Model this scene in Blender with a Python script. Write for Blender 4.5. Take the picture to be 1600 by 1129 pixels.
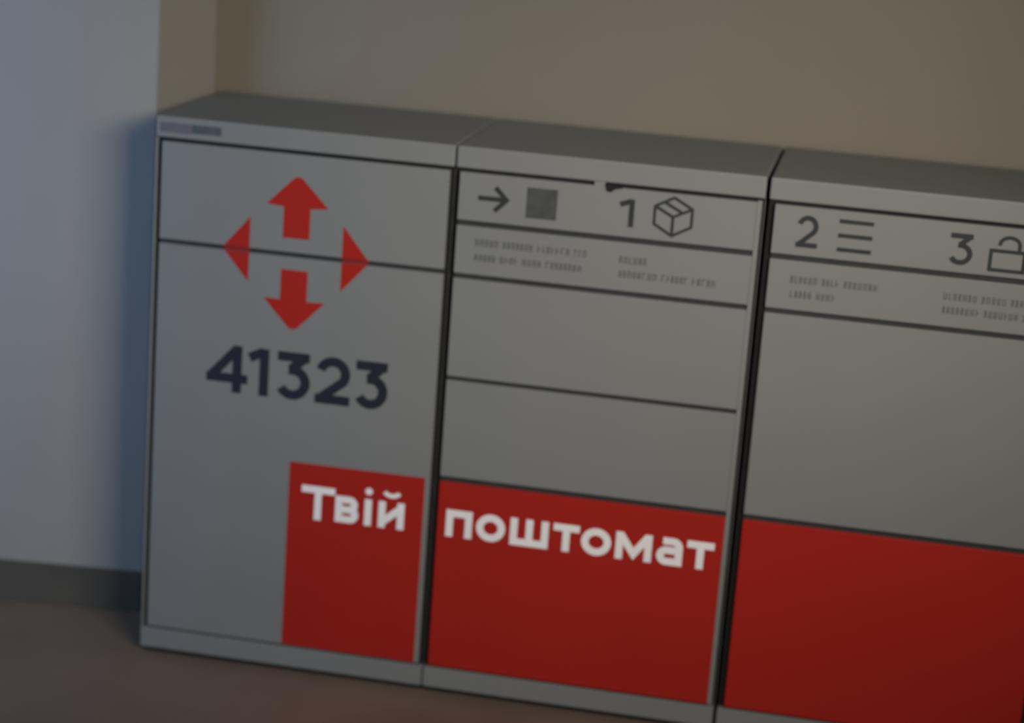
import bpy, bmesh, math, random
from mathutils import Matrix, Vector, Euler

for o in list(bpy.data.objects):
    bpy.data.objects.remove(o, do_unlink=True)
scene = bpy.context.scene
COL = scene.collection

# ------------------------------------------------------------------ camera
FPX = 3402.87                       # focal length in pixels of a 1600 px wide frame
cam_data = bpy.data.cameras.new('camera')
cam = bpy.data.objects.new('camera', cam_data)
COL.objects.link(cam)
cam.location = (1.35203, -3.82520, 1.66183)
cam.rotation_euler = Euler((1.3178766, -0.0714502, 0.1885506), 'XYZ')
cam_data.sensor_fit = 'HORIZONTAL'
cam_data.sensor_width = 36.0
cam_data.lens = FPX / 1600.0 * 36.0
cam_data.clip_start = 0.05
cam_data.dof.use_dof = True         # the photograph is soft all over: focus lies short of the lockers
cam_data.dof.focus_distance = 3.45
cam_data.dof.aperture_fstop = 1.65
scene.camera = cam

# ------------------------------------------------------------------ world, lights, exposure
world = bpy.data.worlds.new('world')
scene.world = world
world.use_nodes = True
bg = world.node_tree.nodes['Background']
bg.inputs['Color'].default_value = (1.0, 0.97, 0.92, 1)
bg.inputs['Strength'].default_value = 0.10


def area(name, loc, target, size, size_y, power, col, spread=180):
    d = bpy.data.lights.new(name, 'AREA')
    d.shape = 'RECTANGLE'
    d.size, d.size_y = size, size_y
    d.energy = power
    d.color = col
    d.spread = math.radians(spread)
    o = bpy.data.objects.new(name, d)
    COL.objects.link(o)
    o.location = loc
    v = Vector(target) - Vector(loc)
    o.rotation_euler = v.to_track_quat('-Z', 'Y').to_euler()
    return o


area('hall_lamp_light', (2.05, -2.25, 1.82), (0.72, 0.2, 0.87), 1.2, 0.55, 12.4, (1.0, 0.955, 0.865), 72)
area('doorway_daylight', (-1.15, -1.15, 1.25), (-0.62, 0.1, 0.75), 0.6, 1.5, 9.8, (0.33, 0.57, 1.0), 110)

scene.view_settings.view_transform = 'Standard'
scene.view_settings.look = 'None'
scene.view_settings.gamma = 1.0
scene.view_settings.use_curve_mapping = False
scene.view_settings.exposure = -0.07


# ------------------------------------------------------------------ materials
def mat(name, col, rough=0.5, spec=0.4, var=0.04, vscale=6.0, bump=0.0, bscale=200.0, metallic=0.0):
    m = bpy.data.materials.new(name)
    m.use_nodes = True
    nt = m.node_tree
    b = nt.nodes['Principled BSDF']
    b.inputs['Roughness'].default_value = rough
    b.inputs['Specular IOR Level'].default_value = spec
    b.inputs['Metallic'].default_value = metallic
    tc = nt.nodes.new('ShaderNodeTexCoord')
    n = nt.nodes.new('ShaderNodeTexNoise')
    n.inputs['Scale'].default_value = vscale
    n.inputs['Detail'].default_value = 4
    nt.links.new(tc.outputs['Object'], n.inputs['Vector'])
    r = nt.nodes.new('ShaderNodeValToRGB')
    lo = tuple(max(0, c * (1 - var)) for c in col) + (1,)
    hi = tuple(min(1, c * (1 + var)) for c in col) + (1,)
    r.color_ramp.elements[0].position = 0.3
    r.color_ramp.elements[0].color = lo
    r.color_ramp.elements[1].position = 0.7
    r.color_ramp.elements[1].color = hi
    nt.links.new(n.outputs['Fac'], r.inputs['Fac'])
    nt.links.new(r.outputs['Color'], b.inputs['Base Color'])
    if bump > 0:
        n2 = nt.nodes.new('ShaderNodeTexNoise')
        n2.inputs['Scale'].default_value = bscale
        n2.inputs['Detail'].default_value = 3
        nt.links.new(tc.outputs['Object'], n2.inputs['Vector'])
        bp = nt.nodes.new('ShaderNodeBump')
        bp.inputs['Strength'].default_value = bump
        bp.inputs['Distance'].default_value = 0.002
        nt.links.new(n2.outputs['Fac'], bp.inputs['Height'])
        nt.links.new(bp.outputs['Normal'], b.inputs['Normal'])
    return m


M = {
    'white': mat('white_powder_coat', (0.198, 0.197, 0.186), 0.55, 0.3, 0.02, 5, 0.05, 500),
    'red': mat('red_film', (0.365, 0.016, 0.009), 0.5, 0.2, 0.03, 4),
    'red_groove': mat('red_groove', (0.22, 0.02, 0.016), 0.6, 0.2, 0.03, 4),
    'dark': mat('black_gasket', (0.012, 0.012, 0.012), 0.7, 0.2, 0.1, 30),
    'groove': mat('grey_divider', (0.033, 0.034, 0.033), 0.7, 0.2, 0.1, 12),
    'ink': mat('dark_blue_ink', (0.018, 0.020, 0.030), 0.6, 0.2, 0.04, 20),
    'icon': mat('charcoal_ink', (0.030, 0.033, 0.032), 0.6, 0.2, 0.06, 30),
    'print': mat('grey_small_print', (0.110, 0.112, 0.106), 0.6, 0.2, 0.06, 30),
    'letter': mat('white_ink', (0.86, 0.81, 0.78), 0.5, 0.2, 0.02, 20),
    'code': mat('grey_sticker', (0.066, 0.068, 0.065), 0.6, 0.2, 0.18, 45),
    'tag_light': mat('tag_grey', (0.12, 0.115, 0.125), 0.6, 0.2, 0.1, 60),
    'tag_dark': mat('tag_teal', (0.075, 0.088, 0.092), 0.6, 0.2, 0.15, 60),
    'plinth': mat('black_plinth', (0.02, 0.02, 0.02), 0.7, 0.2, 0.1, 20),
    'wall': mat('cream_wall_paint', (0.205, 0.178, 0.139), 0.9, 0.1, 0.03, 2.5, 0.25, 140),
    'left_wall': mat('lit_wall_paint', (0.285, 0.260, 0.228), 0.9, 0.1, 0.025, 2.5, 0.2, 140),  # lighter copy of the wall paint, light on the return put into its colour
    'ceiling': mat('ceiling_paint', (0.4, 0.38, 0.35), 0.9, 0.1, 0.02, 3),
    'skirting': mat('dark_skirting_tile', (0.078, 0.066, 0.050), 0.6, 0.3, 0.12, 9),
    'floor': mat('brown_floor_tile', (0.170, 0.112, 0.078), 0.42, 0.4, 0.12, 3.2, 0.08, 60),
}


# ------------------------------------------------------------------ helpers
def link(name, me, material, parent=None):
    o = bpy.data.objects.new(name, me)
    COL.objects.link(o)
    me.materials.append(material)
    if parent is not None:
        o.parent = parent
    return o


def add_box(bm, x0, x1, y0, y1, z0, z1):
    vs = [bm.verts.new(p) for p in ((x0, y0, z0), (x1, y0, z0), (x1, y1, z0), (x0, y1, z0),
                                    (x0, y0, z1), (x1, y0, z1), (x1, y1, z1), (x0, y1, z1))]
    for f in ((0, 3, 2, 1), (4, 5, 6, 7), (0, 1, 5, 4), (1, 2, 6, 5), (2, 3, 7, 6), (3, 0, 4, 7)):
        bm.faces.new([vs[i] for i in f])
    return vs


def finish(bm, name, material, parent=None, bevel=0.0, segs=2):
    if bevel > 0:
        bmesh.ops.bevel(bm, geom=list(bm.edges), offset=bevel, segments=segs, profile=0.5, affect='EDGES')
    bmesh.ops.recalc_face_normals(bm, faces=list(bm.faces))
    me = bpy.data.meshes.new(name)
    bm.to_mesh(me)
    bm.free()
    return link(name, me, material, parent)


def box(name, material, parent, x0, x1, y0, y1, z0, z1, bevel=0.0, segs=2):
    bm = bmesh.new()
    add_box(bm, x0, x1, y0, y1, z0, z1)
    return finish(bm, name, material, parent, bevel, segs)


DY0, DY1 = -0.0007, 0.0004          # front and back of anything printed or glued on the fronts


def prism(bm, pts, y0=DY0, y1=DY1):
    """closed outline in the x-z plane of the fronts, given a thickness"""
    a = [bm.verts.new((x, y0, z)) for x, z in pts]
    b = [bm.verts.new((x, y1, z)) for x, z in pts]
    n = len(pts)
    bm.faces.new(a)
    bm.faces.new(b[::-1])
    for i in range(n):
        j = (i + 1) % n
        bm.faces.new((a[i], b[i], b[j], a[j]))


def stroke(bm, pts, t, closed=False, y0=DY0, y1=DY1):
    """polyline in x-z drawn with a pen of width t: mitred joints, butt ends"""
    P = []
    for p in pts:
        p = Vector(p)
        if not P or (p - P[-1]).length > 1e-6:
            P.append(p)
    n = len(P)
    L, R = [], []
    for i in range(n):
        if closed:
            d0 = (P[i] - P[i - 1]).normalized()
            d1 = (P[(i + 1) % n] - P[i]).normalized()
        else:
            d0 = (P[i] - P[i - 1]).normalized() if i else (P[1] - P[0]).normalized()
            d1 = (P[i + 1] - P[i]).normalized() if i < n - 1 else d0
        n0 = Vector((-d0.y, d0.x))
        n1 = Vector((-d1.y, d1.x))
        m = n0 + n1
        if m.length < 1e-6:
            m = n0
        m.normalize()
        k = (t / 2) / max(m.dot(n0), 0.5)
        L.append(P[i] + m * k)
        R.append(P[i] - m * k)
    seg = n if closed else n - 1
    V = [[bm.verts.new((q.x, y, q.y)) for q in row] for row, y in ((L, y0), (R, y0), (L, y1), (R, y1))]
    for i in range(seg):
        j = (i + 1) % n
        a, b, c, d = V
        bm.faces.new((a[i], a[j], b[j], b[i]))
        bm.faces.new((c[i], d[i], d[j], c[j]))
        bm.faces.new((a[i], c[i], c[j], a[j]))
        bm.faces.new((b[i], b[j], d[j], d[i]))
    if not closed:
        a, b, c, d = V
        bm.faces.new((a[0], b[0], d[0], c[0]))
        bm.faces.new((a[-1], c[-1], d[-1], b[-1]))


def arc(cx, cz, rx, rz, a0, a1, n=14):
    return [(cx + rx * math.cos(math.radians(a0 + (a1 - a0) * i / n)),
             cz + rz * math.sin(math.radians(a0 + (a1 - a0) * i / n))) for i in range(n + 1)]


def glyph(name, material, parent, strokes, t):
    bm = bmesh.new()
    for k, s in enumerate(strokes):              # each pen line a hair proud of the last, so none lie in one plane
        pts, closed = (s[0], True) if isinstance(s, tuple) else (s, False)
        stroke(bm, pts, t, closed, DY0 - 0.00012 * k, DY1)
    return finish(bm, name, material, parent)


def char(c, x0, x1, z0, z1, t):
    """pen lines of one character inside the box x0..x1, z0..z1 (outer edges)"""
    h = t / 2
    l, r, b, u = x0 + h, x1 - h, z0 + h, z1 - h
    cx, cz, W, H = (x0 + x1) / 2, (z0 + z1) / 2, x1 - x0, z1 - z0
    if c in 'Тт':
        return [[(x0, u), (x1, u)], [(cx, u), (cx, z0)]]
    if c == 'п':
        return [[(l, z0), (l, u), (r, u), (r, z0)]]
    if c == 'о':
        return [(arc(cx, cz, W / 2 - h, H / 2 - h, 0, 360, 28)[:-1],)]
    if c == 'ш':
        return [[(l, z1), (l, b), (r, b), (r, z1)], [(cx, z1), (cx, b)]]
    if c == 'м':
        return [[(l, z0), (l, z1)], [(r, z0), (r, z1)],
                [(l + h * 0.25, z1 - h * 0.75), (cx, z0 + H * 0.24), (r - h * 0.25, z1 - h * 0.75)]]
    if c == 'і':
        return [[(cx, z0), (cx, z1)]]
    if c == 'й':
        return [[(l, z1), (l, z0)], [(r, z1), (r, z0)], [(l, z0 + H * 0.2), (r, z1 - H * 0.2)]]
    if c == 'в':
        q = H * 0.25 - h * 0.5
        s = [(l, u), (r - q * 1.3, u)] + arc(r - q * 1.2, u - q, q, q, 90, -90, 8) + [(l, cz)]
        s2 = [(l, cz), (r - q, cz)] + arc(r - q, b + q, q, q, 90, -90, 8) + [(l, b)]
        return [[(l, z0), (l, z1)], s, s2]
    if c == 'а':
        q = H * 0.27 - h * 0.5
        hook = [(l + W * 0.08, u)] + [(r - q, u)] + arc(r - q, u - q, q, q, 90, 0, 6) + [(r, z0)]
        bowl = [(r, b + 2 * q), (l + q, b + 2 * q)] + arc(l + q, b + q, q, q, 90, 270, 10) + [(r, b)]
        return [hook, bowl]
    if c == '1':
        return [[(x0, z1 - H * 0.215), (r - h * 0.2, u + h * 0.35)], [(r, z1), (r, z0)]]
    if c == '4':
        zb, xs = z0 + H * 0.30, x1 - W * 0.255
        return [[(xs - h * 0.4, u), (x0 + h * 0.9, zb)], [(x0 + h * 0.1, zb), (x1, zb)], [(xs, z1), (xs, z0)]]
    if c == '3':
        rz = H * 0.31 - h * 0.45
        rx = W * 0.50 - h
        bx, bz = cx, b + rz
        return [[(x0 + W * 0.05, u), (x1 - W * 0.03, u)], [(r - h * 0.3, u - h * 0.1), (cx - W * 0.06, bz + rz + h * 0.1)],
                [(cx - W * 0.12, bz + rz)] + arc(bx, bz, rx, rz, 88, -152, 18)]
    if c == '2':
        rz = H * 0.30 - h * 0.4
        rx = W * 0.49 - h
        zc = u - rz
        a = arc(cx, zc, rx, rz, 165, -35, 16)
        return [a + [(l + W * 0.04, b + h * 0.2)], [(x0 + W * 0.01, b), (x1, b)]]
    raise ValueError(c)


def write(kind, txt, material, parent, spans, z0, z1, t, gname=None):
    for c, (x0, x1) in zip(txt, spans):
        glyph(kind, material, parent, char(c, x0, x1, z0, z1, t), t)


def small_print(parent, x0, x1, z, seed, hgt=0.0125):
    """a line of print too small to read: words of tiny upright and level marks"""
    rnd = random.Random(seed)
    bm = bmesh.new()
    x = x0
    t = 0.0021
    while x < x1 - 0.006:
        for k in range(rnd.randint(4, 9)):
            w = rnd.choice((0.0055, 0.0065, 0.0075))
            if x + w > x1:
                break
            q = rnd.random()
            stroke(bm, [(x + t / 2, z - hgt / 2), (x + t / 2, z + hgt / 2)], t)
            if q < 0.8:
                stroke(bm, [(x + w - t, z - hgt / 2), (x + w - t, z + hgt / 2)], t)
            zz = z + rnd.choice((-1, 0, 1)) * (hgt / 2 - t / 2)
            stroke(bm, [(x, zz), (x + w - t / 2, zz)], t, False, DY0 - 0.00012, DY1)
            x += w + 0.0022
        x += 0.006
    return finish(bm, 'small_print', M['print'], parent)


# ------------------------------------------------------------------ the hall
FZ = -0.012                          # floor level; the locker sheet metal starts at z = 0
BACK_Y = 0.41
CA = Vector((-0.077, 0.205))         # outer corner of the left wall
CB = Vector((-0.029, BACK_Y))        # inner corner at the back wall
LD = Vector((-1.0, -0.125)).normalized()   # the left wall runs this way from its outer corner
CEIL = 2.75


def structure(name, bm, material, bevel=0.0):
    o = finish(bm, name, material, None, bevel)
    o['kind'] = 'structure'
    return o


bm = bmesh.new()
add_box(bm, -3.2, 3.6, -6.0, 1.2, FZ - 0.1, FZ)
structure('floor', bm, M['floor'])

bm = bmesh.new()
add_box(bm, -0.35, 3.6, BACK_Y, BACK_Y + 0.2, FZ, CEIL)
structure('wall_back', bm, M['wall'])


def plan_prism(name, pts, z0, z1, material):
    bm = bmesh.new()
    a = [bm.verts.new((p[0], p[1], z0)) for p in pts]
    b = [bm.verts.new((p[0], p[1], z1)) for p in pts]
    bm.faces.new(a[::-1])
    bm.faces.new(b)
    n = len(pts)
    for i in range(n):
        j = (i + 1) % n
        bm.faces.new((a[i], a[j], b[j], b[i]))
    return structure(name, bm, material)


E0 = CA + LD * 3.0
plan_prism('wall_left', [E0, CA, CB, (-0.029, BACK_Y + 0.2), (E0.x, BACK_Y + 0.2)], FZ, CEIL, M['left_wall'])
nrm = Vector((LD.y, -LD.x))
if nrm.y > 0:
    nrm = -nrm
SK = 0.085
tile_n = 9
sk_root = None
for k in range(tile_n):
    a0, a1 = k * 0.33 + 0.001, (k + 1) * 0.33 - 0.001
    p0, p1 = CA + LD * a0, CA + LD * a1
    q0, q1 = p0 + nrm * 0.008, p1 + nrm * 0.008
    if k == 0:
        sk_root = plan_prism('baseboard_left', [CA + nrm * 0.004, CA, E0, E0 + nrm * 0.004], FZ, FZ + SK - 0.002, M['skirting'])
    bm = bmesh.new()
    lo = [bm.verts.new((p.x, p.y, FZ + 0.001)) for p in (p0, p1, q1, q0)]
    hi = [bm.verts.new((p.x, p.y, FZ + SK)) for p in (p0, p1, q1, q0)]
    bm.faces.new(lo)
    bm.faces.new(hi)
    for i in range(4):
        bm.faces.new((lo[i], lo[(i + 1) % 4], hi[(i + 1) % 4], hi[i]))
    finish(bm, 'tile', M['skirting'], sk_root)

bm = bmesh.new()
add_box(bm, -3.2, 3.6, -6.0, 1.2, CEIL, CEIL + 0.15)
structure('ceiling', bm, M['ceiling'])
bm = bmesh.new()
add_box(bm, 3.6, 3.8, -6.0, 1.2, FZ, CEIL)
structure('wall_right', bm, M['wall'])

# ------------------------------------------------------------------ parcel lockers
TOP, DEPTH = 1.05, 0.39
Z_DT, Z_A, Z_B, Z_C, Z_D, Z_E, Z_F = 1.0065, 0.8150, 0.9100, 0.8110, 0.6160, 0.4205, 0.0425


def locker(label, x0, x1, stile_left=None, stile_right=None):
    r = bpy.data.objects.new('parcel_locker', None)
    COL.objects.link(r)
    r.empty_display_size = 0.1
    r.location = ((x0 + x1) / 2, DEPTH / 2, FZ)
    r['label'] = label
    r['category'] = 'parcel locker'
    r['group'] = 'parcel locker columns along the back wall'
    bpy.context.view_layer.update()
    return r


def part(o, root):
    """parent a part (built in world coordinates) to its locker"""
    o.parent = root
    o.matrix_parent_inverse = Matrix.Translation(root.location).inverted()
    return o


def carcass(root, x0, x1):
    bm = bmesh.new()
    add_box(bm, x0, x1, 0.016, DEPTH, 0.0, 0.03)
    add_box(bm, x0, x0 + 0.003, 0.016, DEPTH, 0.03, TOP - 0.03)
    add_box(bm, x1 - 0.003, x1, 0.016, DEPTH, 0.03, TOP - 0.03)
    add_box(bm, x0 + 0.003, x1 - 0.003, DEPTH - 0.003, DEPTH, 0.03, TOP - 0.03)
    part(finish(bm, 'body', M['white']), root)
    lid = part(box('top_cover', M['white'], None, x0, x1, 0.0, DEPTH, Z_DT + 0.0032, TOP, 0.0035, 3), root)
    part(box('bottom_rail', M['white'], None, x0, x1, 0.0, 0.016, 0.0, Z_F - 0.0025, 0.0012, 2), root)
    part(box('door_surround', M['dark'], None, x0 + 0.0005, x1 - 0.0005, 0.012, 0.0175, Z_F - 0.002, Z_DT + 0.0025), root)
    part(box('plinth', M['plinth'], None, x0 + 0.004, x1 - 0.004, 0.012, DEPTH - 0.02, FZ, 0.0005), root)
    return lid


def divider(root, x0, x1, z, t, depth=0.006, m='groove'):
    return part(box('divider', M[m], None, x0, x1, depth, 0.0125, z - t / 2 - 0.001, z + t / 2 + 0.001), root)


def door(root, x0, x1, z0, z1, material='white', name='locker_door'):
    return part(box(name, M[material], None, x0, x1, 0.0, 0.0118, z0, z1, 0.0011, 2), root)


def sub(o, parent_part):
    """a sub-part, built in world coordinates"""
    o.parent = parent_part
    root = parent_part.parent
    o.matrix_parent_inverse = Matrix.Identity(4)
    return o


# parts are built in world coordinates and their object origin stays at the world origin,
# so a sub-part parented to them keeps its own coordinates

# ---- column with the emblem and the number
U1 = locker('white parcel locker column with red four-arrow emblem and the number 41323', -0.004, 0.5632)
lid1 = carcass(U1, -0.004, 0.5632)
part(box('side_stile', M['white'], None, -0.004, -0.0004, 0.0015, 0.0125, Z_F - 0.0025, Z_DT + 0.003, 0.0008), U1)
DX0, DX1 = 0.0086, 0.5555
panel = door(U1, DX0, DX1, Z_A + 0.0044, Z_DT - 0.0035, name='service_panel')
low = door(U1, DX0, DX1, Z_F + 0.0022, Z_A - 0.0044, name='front_door')
divider(U1, DX0, DX1, Z_A, 0.0088)
divider(U1, DX0, DX1, Z_F, 0.005)

# sticker on the lip of the top cover
sub(box('sticker', M['tag_light'], None, 0.004, 0.066, DY0, DY1, 1.0205, 1.0385), lid1)
sub(box('sticker', M['tag_dark'], None, 0.066, 0.122, DY0, DY1, 1.0225, 1.0385), lid1)


def poly(name, material, parent, pts, y0=DY0, y1=DY1):
    bm = bmesh.new()
    prism(bm, pts, y0, y1)
    return finish(bm, name, material, parent)


ex = 0.2735
poly('up_arrow', M['red'], panel, [(ex - 0.0255, 0.8465), (ex + 0.0250, 0.8465), (ex + 0.0250, 0.9045), (ex + 0.0590, 0.9075),
                                   (ex + 0.0075, 0.9595), (ex + 0.003, 0.9615), (ex - 0.003, 0.9615), (ex - 0.0075, 0.9595),
                                   (ex - 0.0590, 0.9075), (ex - 0.0255, 0.9045)])
poly('down_arrow', M['red'], low, [(ex - 0.0255, 0.7865), (ex - 0.0255, 0.7285), (ex - 0.0575, 0.7295), (ex - 0.0075, 0.6765),
                                   (ex - 0.003, 0.6745), (ex + 0.005, 0.6745), (ex + 0.0095, 0.6765), (ex + 0.0605, 0.7300),
                                   (ex + 0.0255, 0.7285), (ex + 0.0255, 0.7865)])
zu, zl = Z_A + 0.0044, Z_A - 0.0044
for xt, xb in ((0.1325, 0.1845), (0.4155, 0.3630)):
    zt, zb_ = 0.8790, 0.7560
    zm = Z_A + 0.001

    def edge(z):
        f = (z - zm) / (zt - zm) if z > zm else (zm - z) / (zm - zb_)
        return xt + (xb - xt) * f
    poly('side_arrow', M['red'], panel, [(edge(zu), zu), (xb, zu), (xb, zt)])
    poly('side_arrow', M['red'], low, [(edge(zl), zl), (xb, zl), (xb, zb_)])
    poly('side_arrow', M['red_groove'], low, [(edge(zl), zl + 0.0001), (xb, zl + 0.0001), (xb, zu - 0.0001), (edge(zu), zu - 0.0001), (xt, zm)], 0.0030, 0.0062)

write('digit', '41323', M['ink'], low, [(0.110, 0.1915), (0.1945, 0.2325), (0.2460, 0.3135), (0.3235, 0.3915), (0.3985, 0.4640)],
      0.5380, 0.6295, 0.0178)

RX0, RX1 = 0.2825, 0.5465
poly('red_panel', M['red'], low, [(RX0, Z_F + 0.0035), (RX1, Z_F + 0.0035), (RX1, 0.4170), (RX0, 0.4160)], DY0 * 0.5, DY1)
LT = 0.0138
glyph('letter', M['letter'], low, char('Т', 0.3085, 0.3742, 0.3065, 0.3735, LT), LT)
for c, a, b in (('в', 0.3755, 0.4215), ('і', 0.4330, 0.4465), ('й', 0.4600, 0.5105)):
    glyph('letter', M['letter'], low, char(c, a, b, 0.3085, 0.3610, LT), LT)
bm = bmesh.new()
prism(bm, arc(0.4400, 0.3765, 0.0072, 0.0072, 0, 360, 16)[:-1])
finish(bm, 'letter_dot', M['letter'], low)
glyph('breve', M['letter'], low, [arc(0.4850, 0.3835, 0.0150, 0.0105, 200, 340, 10)], 0.0085)

# ---- column with the scan and parcel icons
U2 = locker('white parcel locker column with a parcel icon and red door lettered поштомат', 0.5665, 1.1265)
carcass(U2, 0.5665, 1.1265)
D2A, D2B = 0.5745, 1.1135
part(box('side_stile', M['white'], None, 1.1136, 1.1222, 0.0006, 0.0125, Z_F + 0.001, Z_DT - 0.001, 0.0008), U2)
hdr = door(U2, D2A, D2B, Z_B + 0.0050, Z_DT - 0.0035, name='header_panel')
cap = door(U2, D2A, D2B, Z_C + 0.0048, Z_B - 0.0050, name='caption_panel')
door(U2, D2A, D2B, Z_D + 0.0042, Z_C - 0.0048)
door(U2, D2A, D2B, Z_E + 0.0050, Z_D - 0.0042)
red2 = door(U2, D2A, D2B, Z_F + 0.0022, Z_E - 0.0055, 'red')
for z, t in ((Z_B, 0.0100), (Z_C, 0.0096), (Z_D, 0.0084), (Z_E, 0.0105), (Z_F, 0.0044)):
    divider(U2, D2A, D2B, z, t)
write('letter', 'поштомат', M['letter'], red2,
      [(0.5915, 0.6420), (0.6500, 0.7055), (0.7150, 0.7880), (0.7970, 0.8465), (0.8505, 0.9070), (0.9155, 0.9835), (0.9925, 1.0410), (1.0485, 1.0990)],
      0.3085, 0.3618, LT)
glyph('right_arrow_icon', M['icon'], hdr, [[(0.6110, 0.9590), (0.6605, 0.9590)], [(0.6420, 0.9805), (0.6635, 0.9590), (0.6420, 0.9375)]], 0.0086)
poly('sticker', M['code'], hdr, [(0.7000, 0.9312), (0.7560, 0.9318), (0.7560, 0.9876), (0.7000, 0.9870)])
glyph('digit', M['icon'], hdr, char('1', 0.8705, 0.8965, 0.9345, 0.9845, 0.0094), 0.0094)
hexa = [(0.9668, 0.9955), (1.0005, 0.9775), (1.0005, 0.9450), (0.9668, 0.9262), (0.9335, 0.9450), (0.9335, 0.9775)]
glyph('parcel_icon', M['icon'], hdr, [(hexa,), [(0.9335, 0.9775), (0.9668, 0.9605), (1.0005, 0.9775)], [(0.9668, 0.9605), (0.9668, 0.9262)],
                                     [(0.9490, 0.9868), (0.9840, 0.9690)]], 0.0052)
small_print(cap, 0.6110, 0.8230, 0.8765, 3)
small_print(cap, 0.6115, 0.8110, 0.8485, 4)
small_print(cap, 0.8770, 0.9345, 0.8735, 5)
small_print(cap, 0.8785, 1.0670, 0.8475, 6)
# bent catch at the upper edge: a pale lip bridges the joint and a dark tab hangs below it
sub(box('catch_lip', M['white'], None, 0.8205, 0.8405, 0.0008, 0.0115, Z_DT - 0.0042, Z_DT + 0.0040), hdr)
poly('catch_tab', M['dark'], hdr, [(0.8420, 1.0085), (0.8740, 1.0080), (0.8730, 1.0035), (0.8600, 1.0005), (0.8520, 0.9945), (0.8440, 0.9965)], -0.004, 0.0004)

# ---- column with the list and padlock icons
U3 = locker('white parcel locker column with open padlock icon and a blank red door', 1.1335, 1.6955)
carcass(U3, 1.1335, 1.6955)
D3A, D3B = 1.1455, 1.6862
hdr3 = door(U3, D3A, D3B, Z_B + 0.0050, Z_DT - 0.0035, name='header_panel')
cap3 = door(U3, D3A, D3B, Z_C + 0.0048, Z_B - 0.0050, name='caption_panel')
door(U3, D3A, D3B, Z_E + 0.0050, Z_C - 0.0048)
red3 = door(U3, D3A, D3B, Z_F + 0.0022, Z_E - 0.0055, 'red')
red3['label'] = 'plain red locker door'
red2['label'] = 'red locker door with white lettering'
for z, t in ((Z_B, 0.0100), (Z_C, 0.0096), (Z_E, 0.0105), (Z_F, 0.0044)):
    divider(U3, D3A, D3B, z, t)
glyph('digit', M['icon'], hdr3, char('2', 1.1870, 1.2255, 0.9310, 0.9885, 0.0088), 0.0088)
glyph('digit', M['icon'], hdr3, char('3', 1.4530, 1.4950, 0.9290, 0.9850, 0.0090), 0.0090)
glyph('list_icon', M['icon'], hdr3, [[(1.2605, z), (1.3205, z)] for z in (0.9846, 0.9590, 0.9340)], 0.0072)
glyph('padlock_icon', M['icon'], hdr3, [([(1.5262, 0.9270), (1.5840, 0.9270), (1.5840, 0.9610), (1.5262, 0.9610)],),
                                       [(1.5400, 0.9705)] + arc(1.5570, 0.9730, 0.0170, 0.0130, 175, 0, 14) + [(1.5740, 0.9610)]], 0.0064)
small_print(cap3, 1.1855, 1.3540, 0.8715, 7)
small_print(cap3, 1.1870, 1.2680, 0.8450, 8)
small_print(cap3, 1.4545, 1.6500, 0.8712, 9)
small_print(cap3, 1.4555, 1.6300, 0.8465, 10)
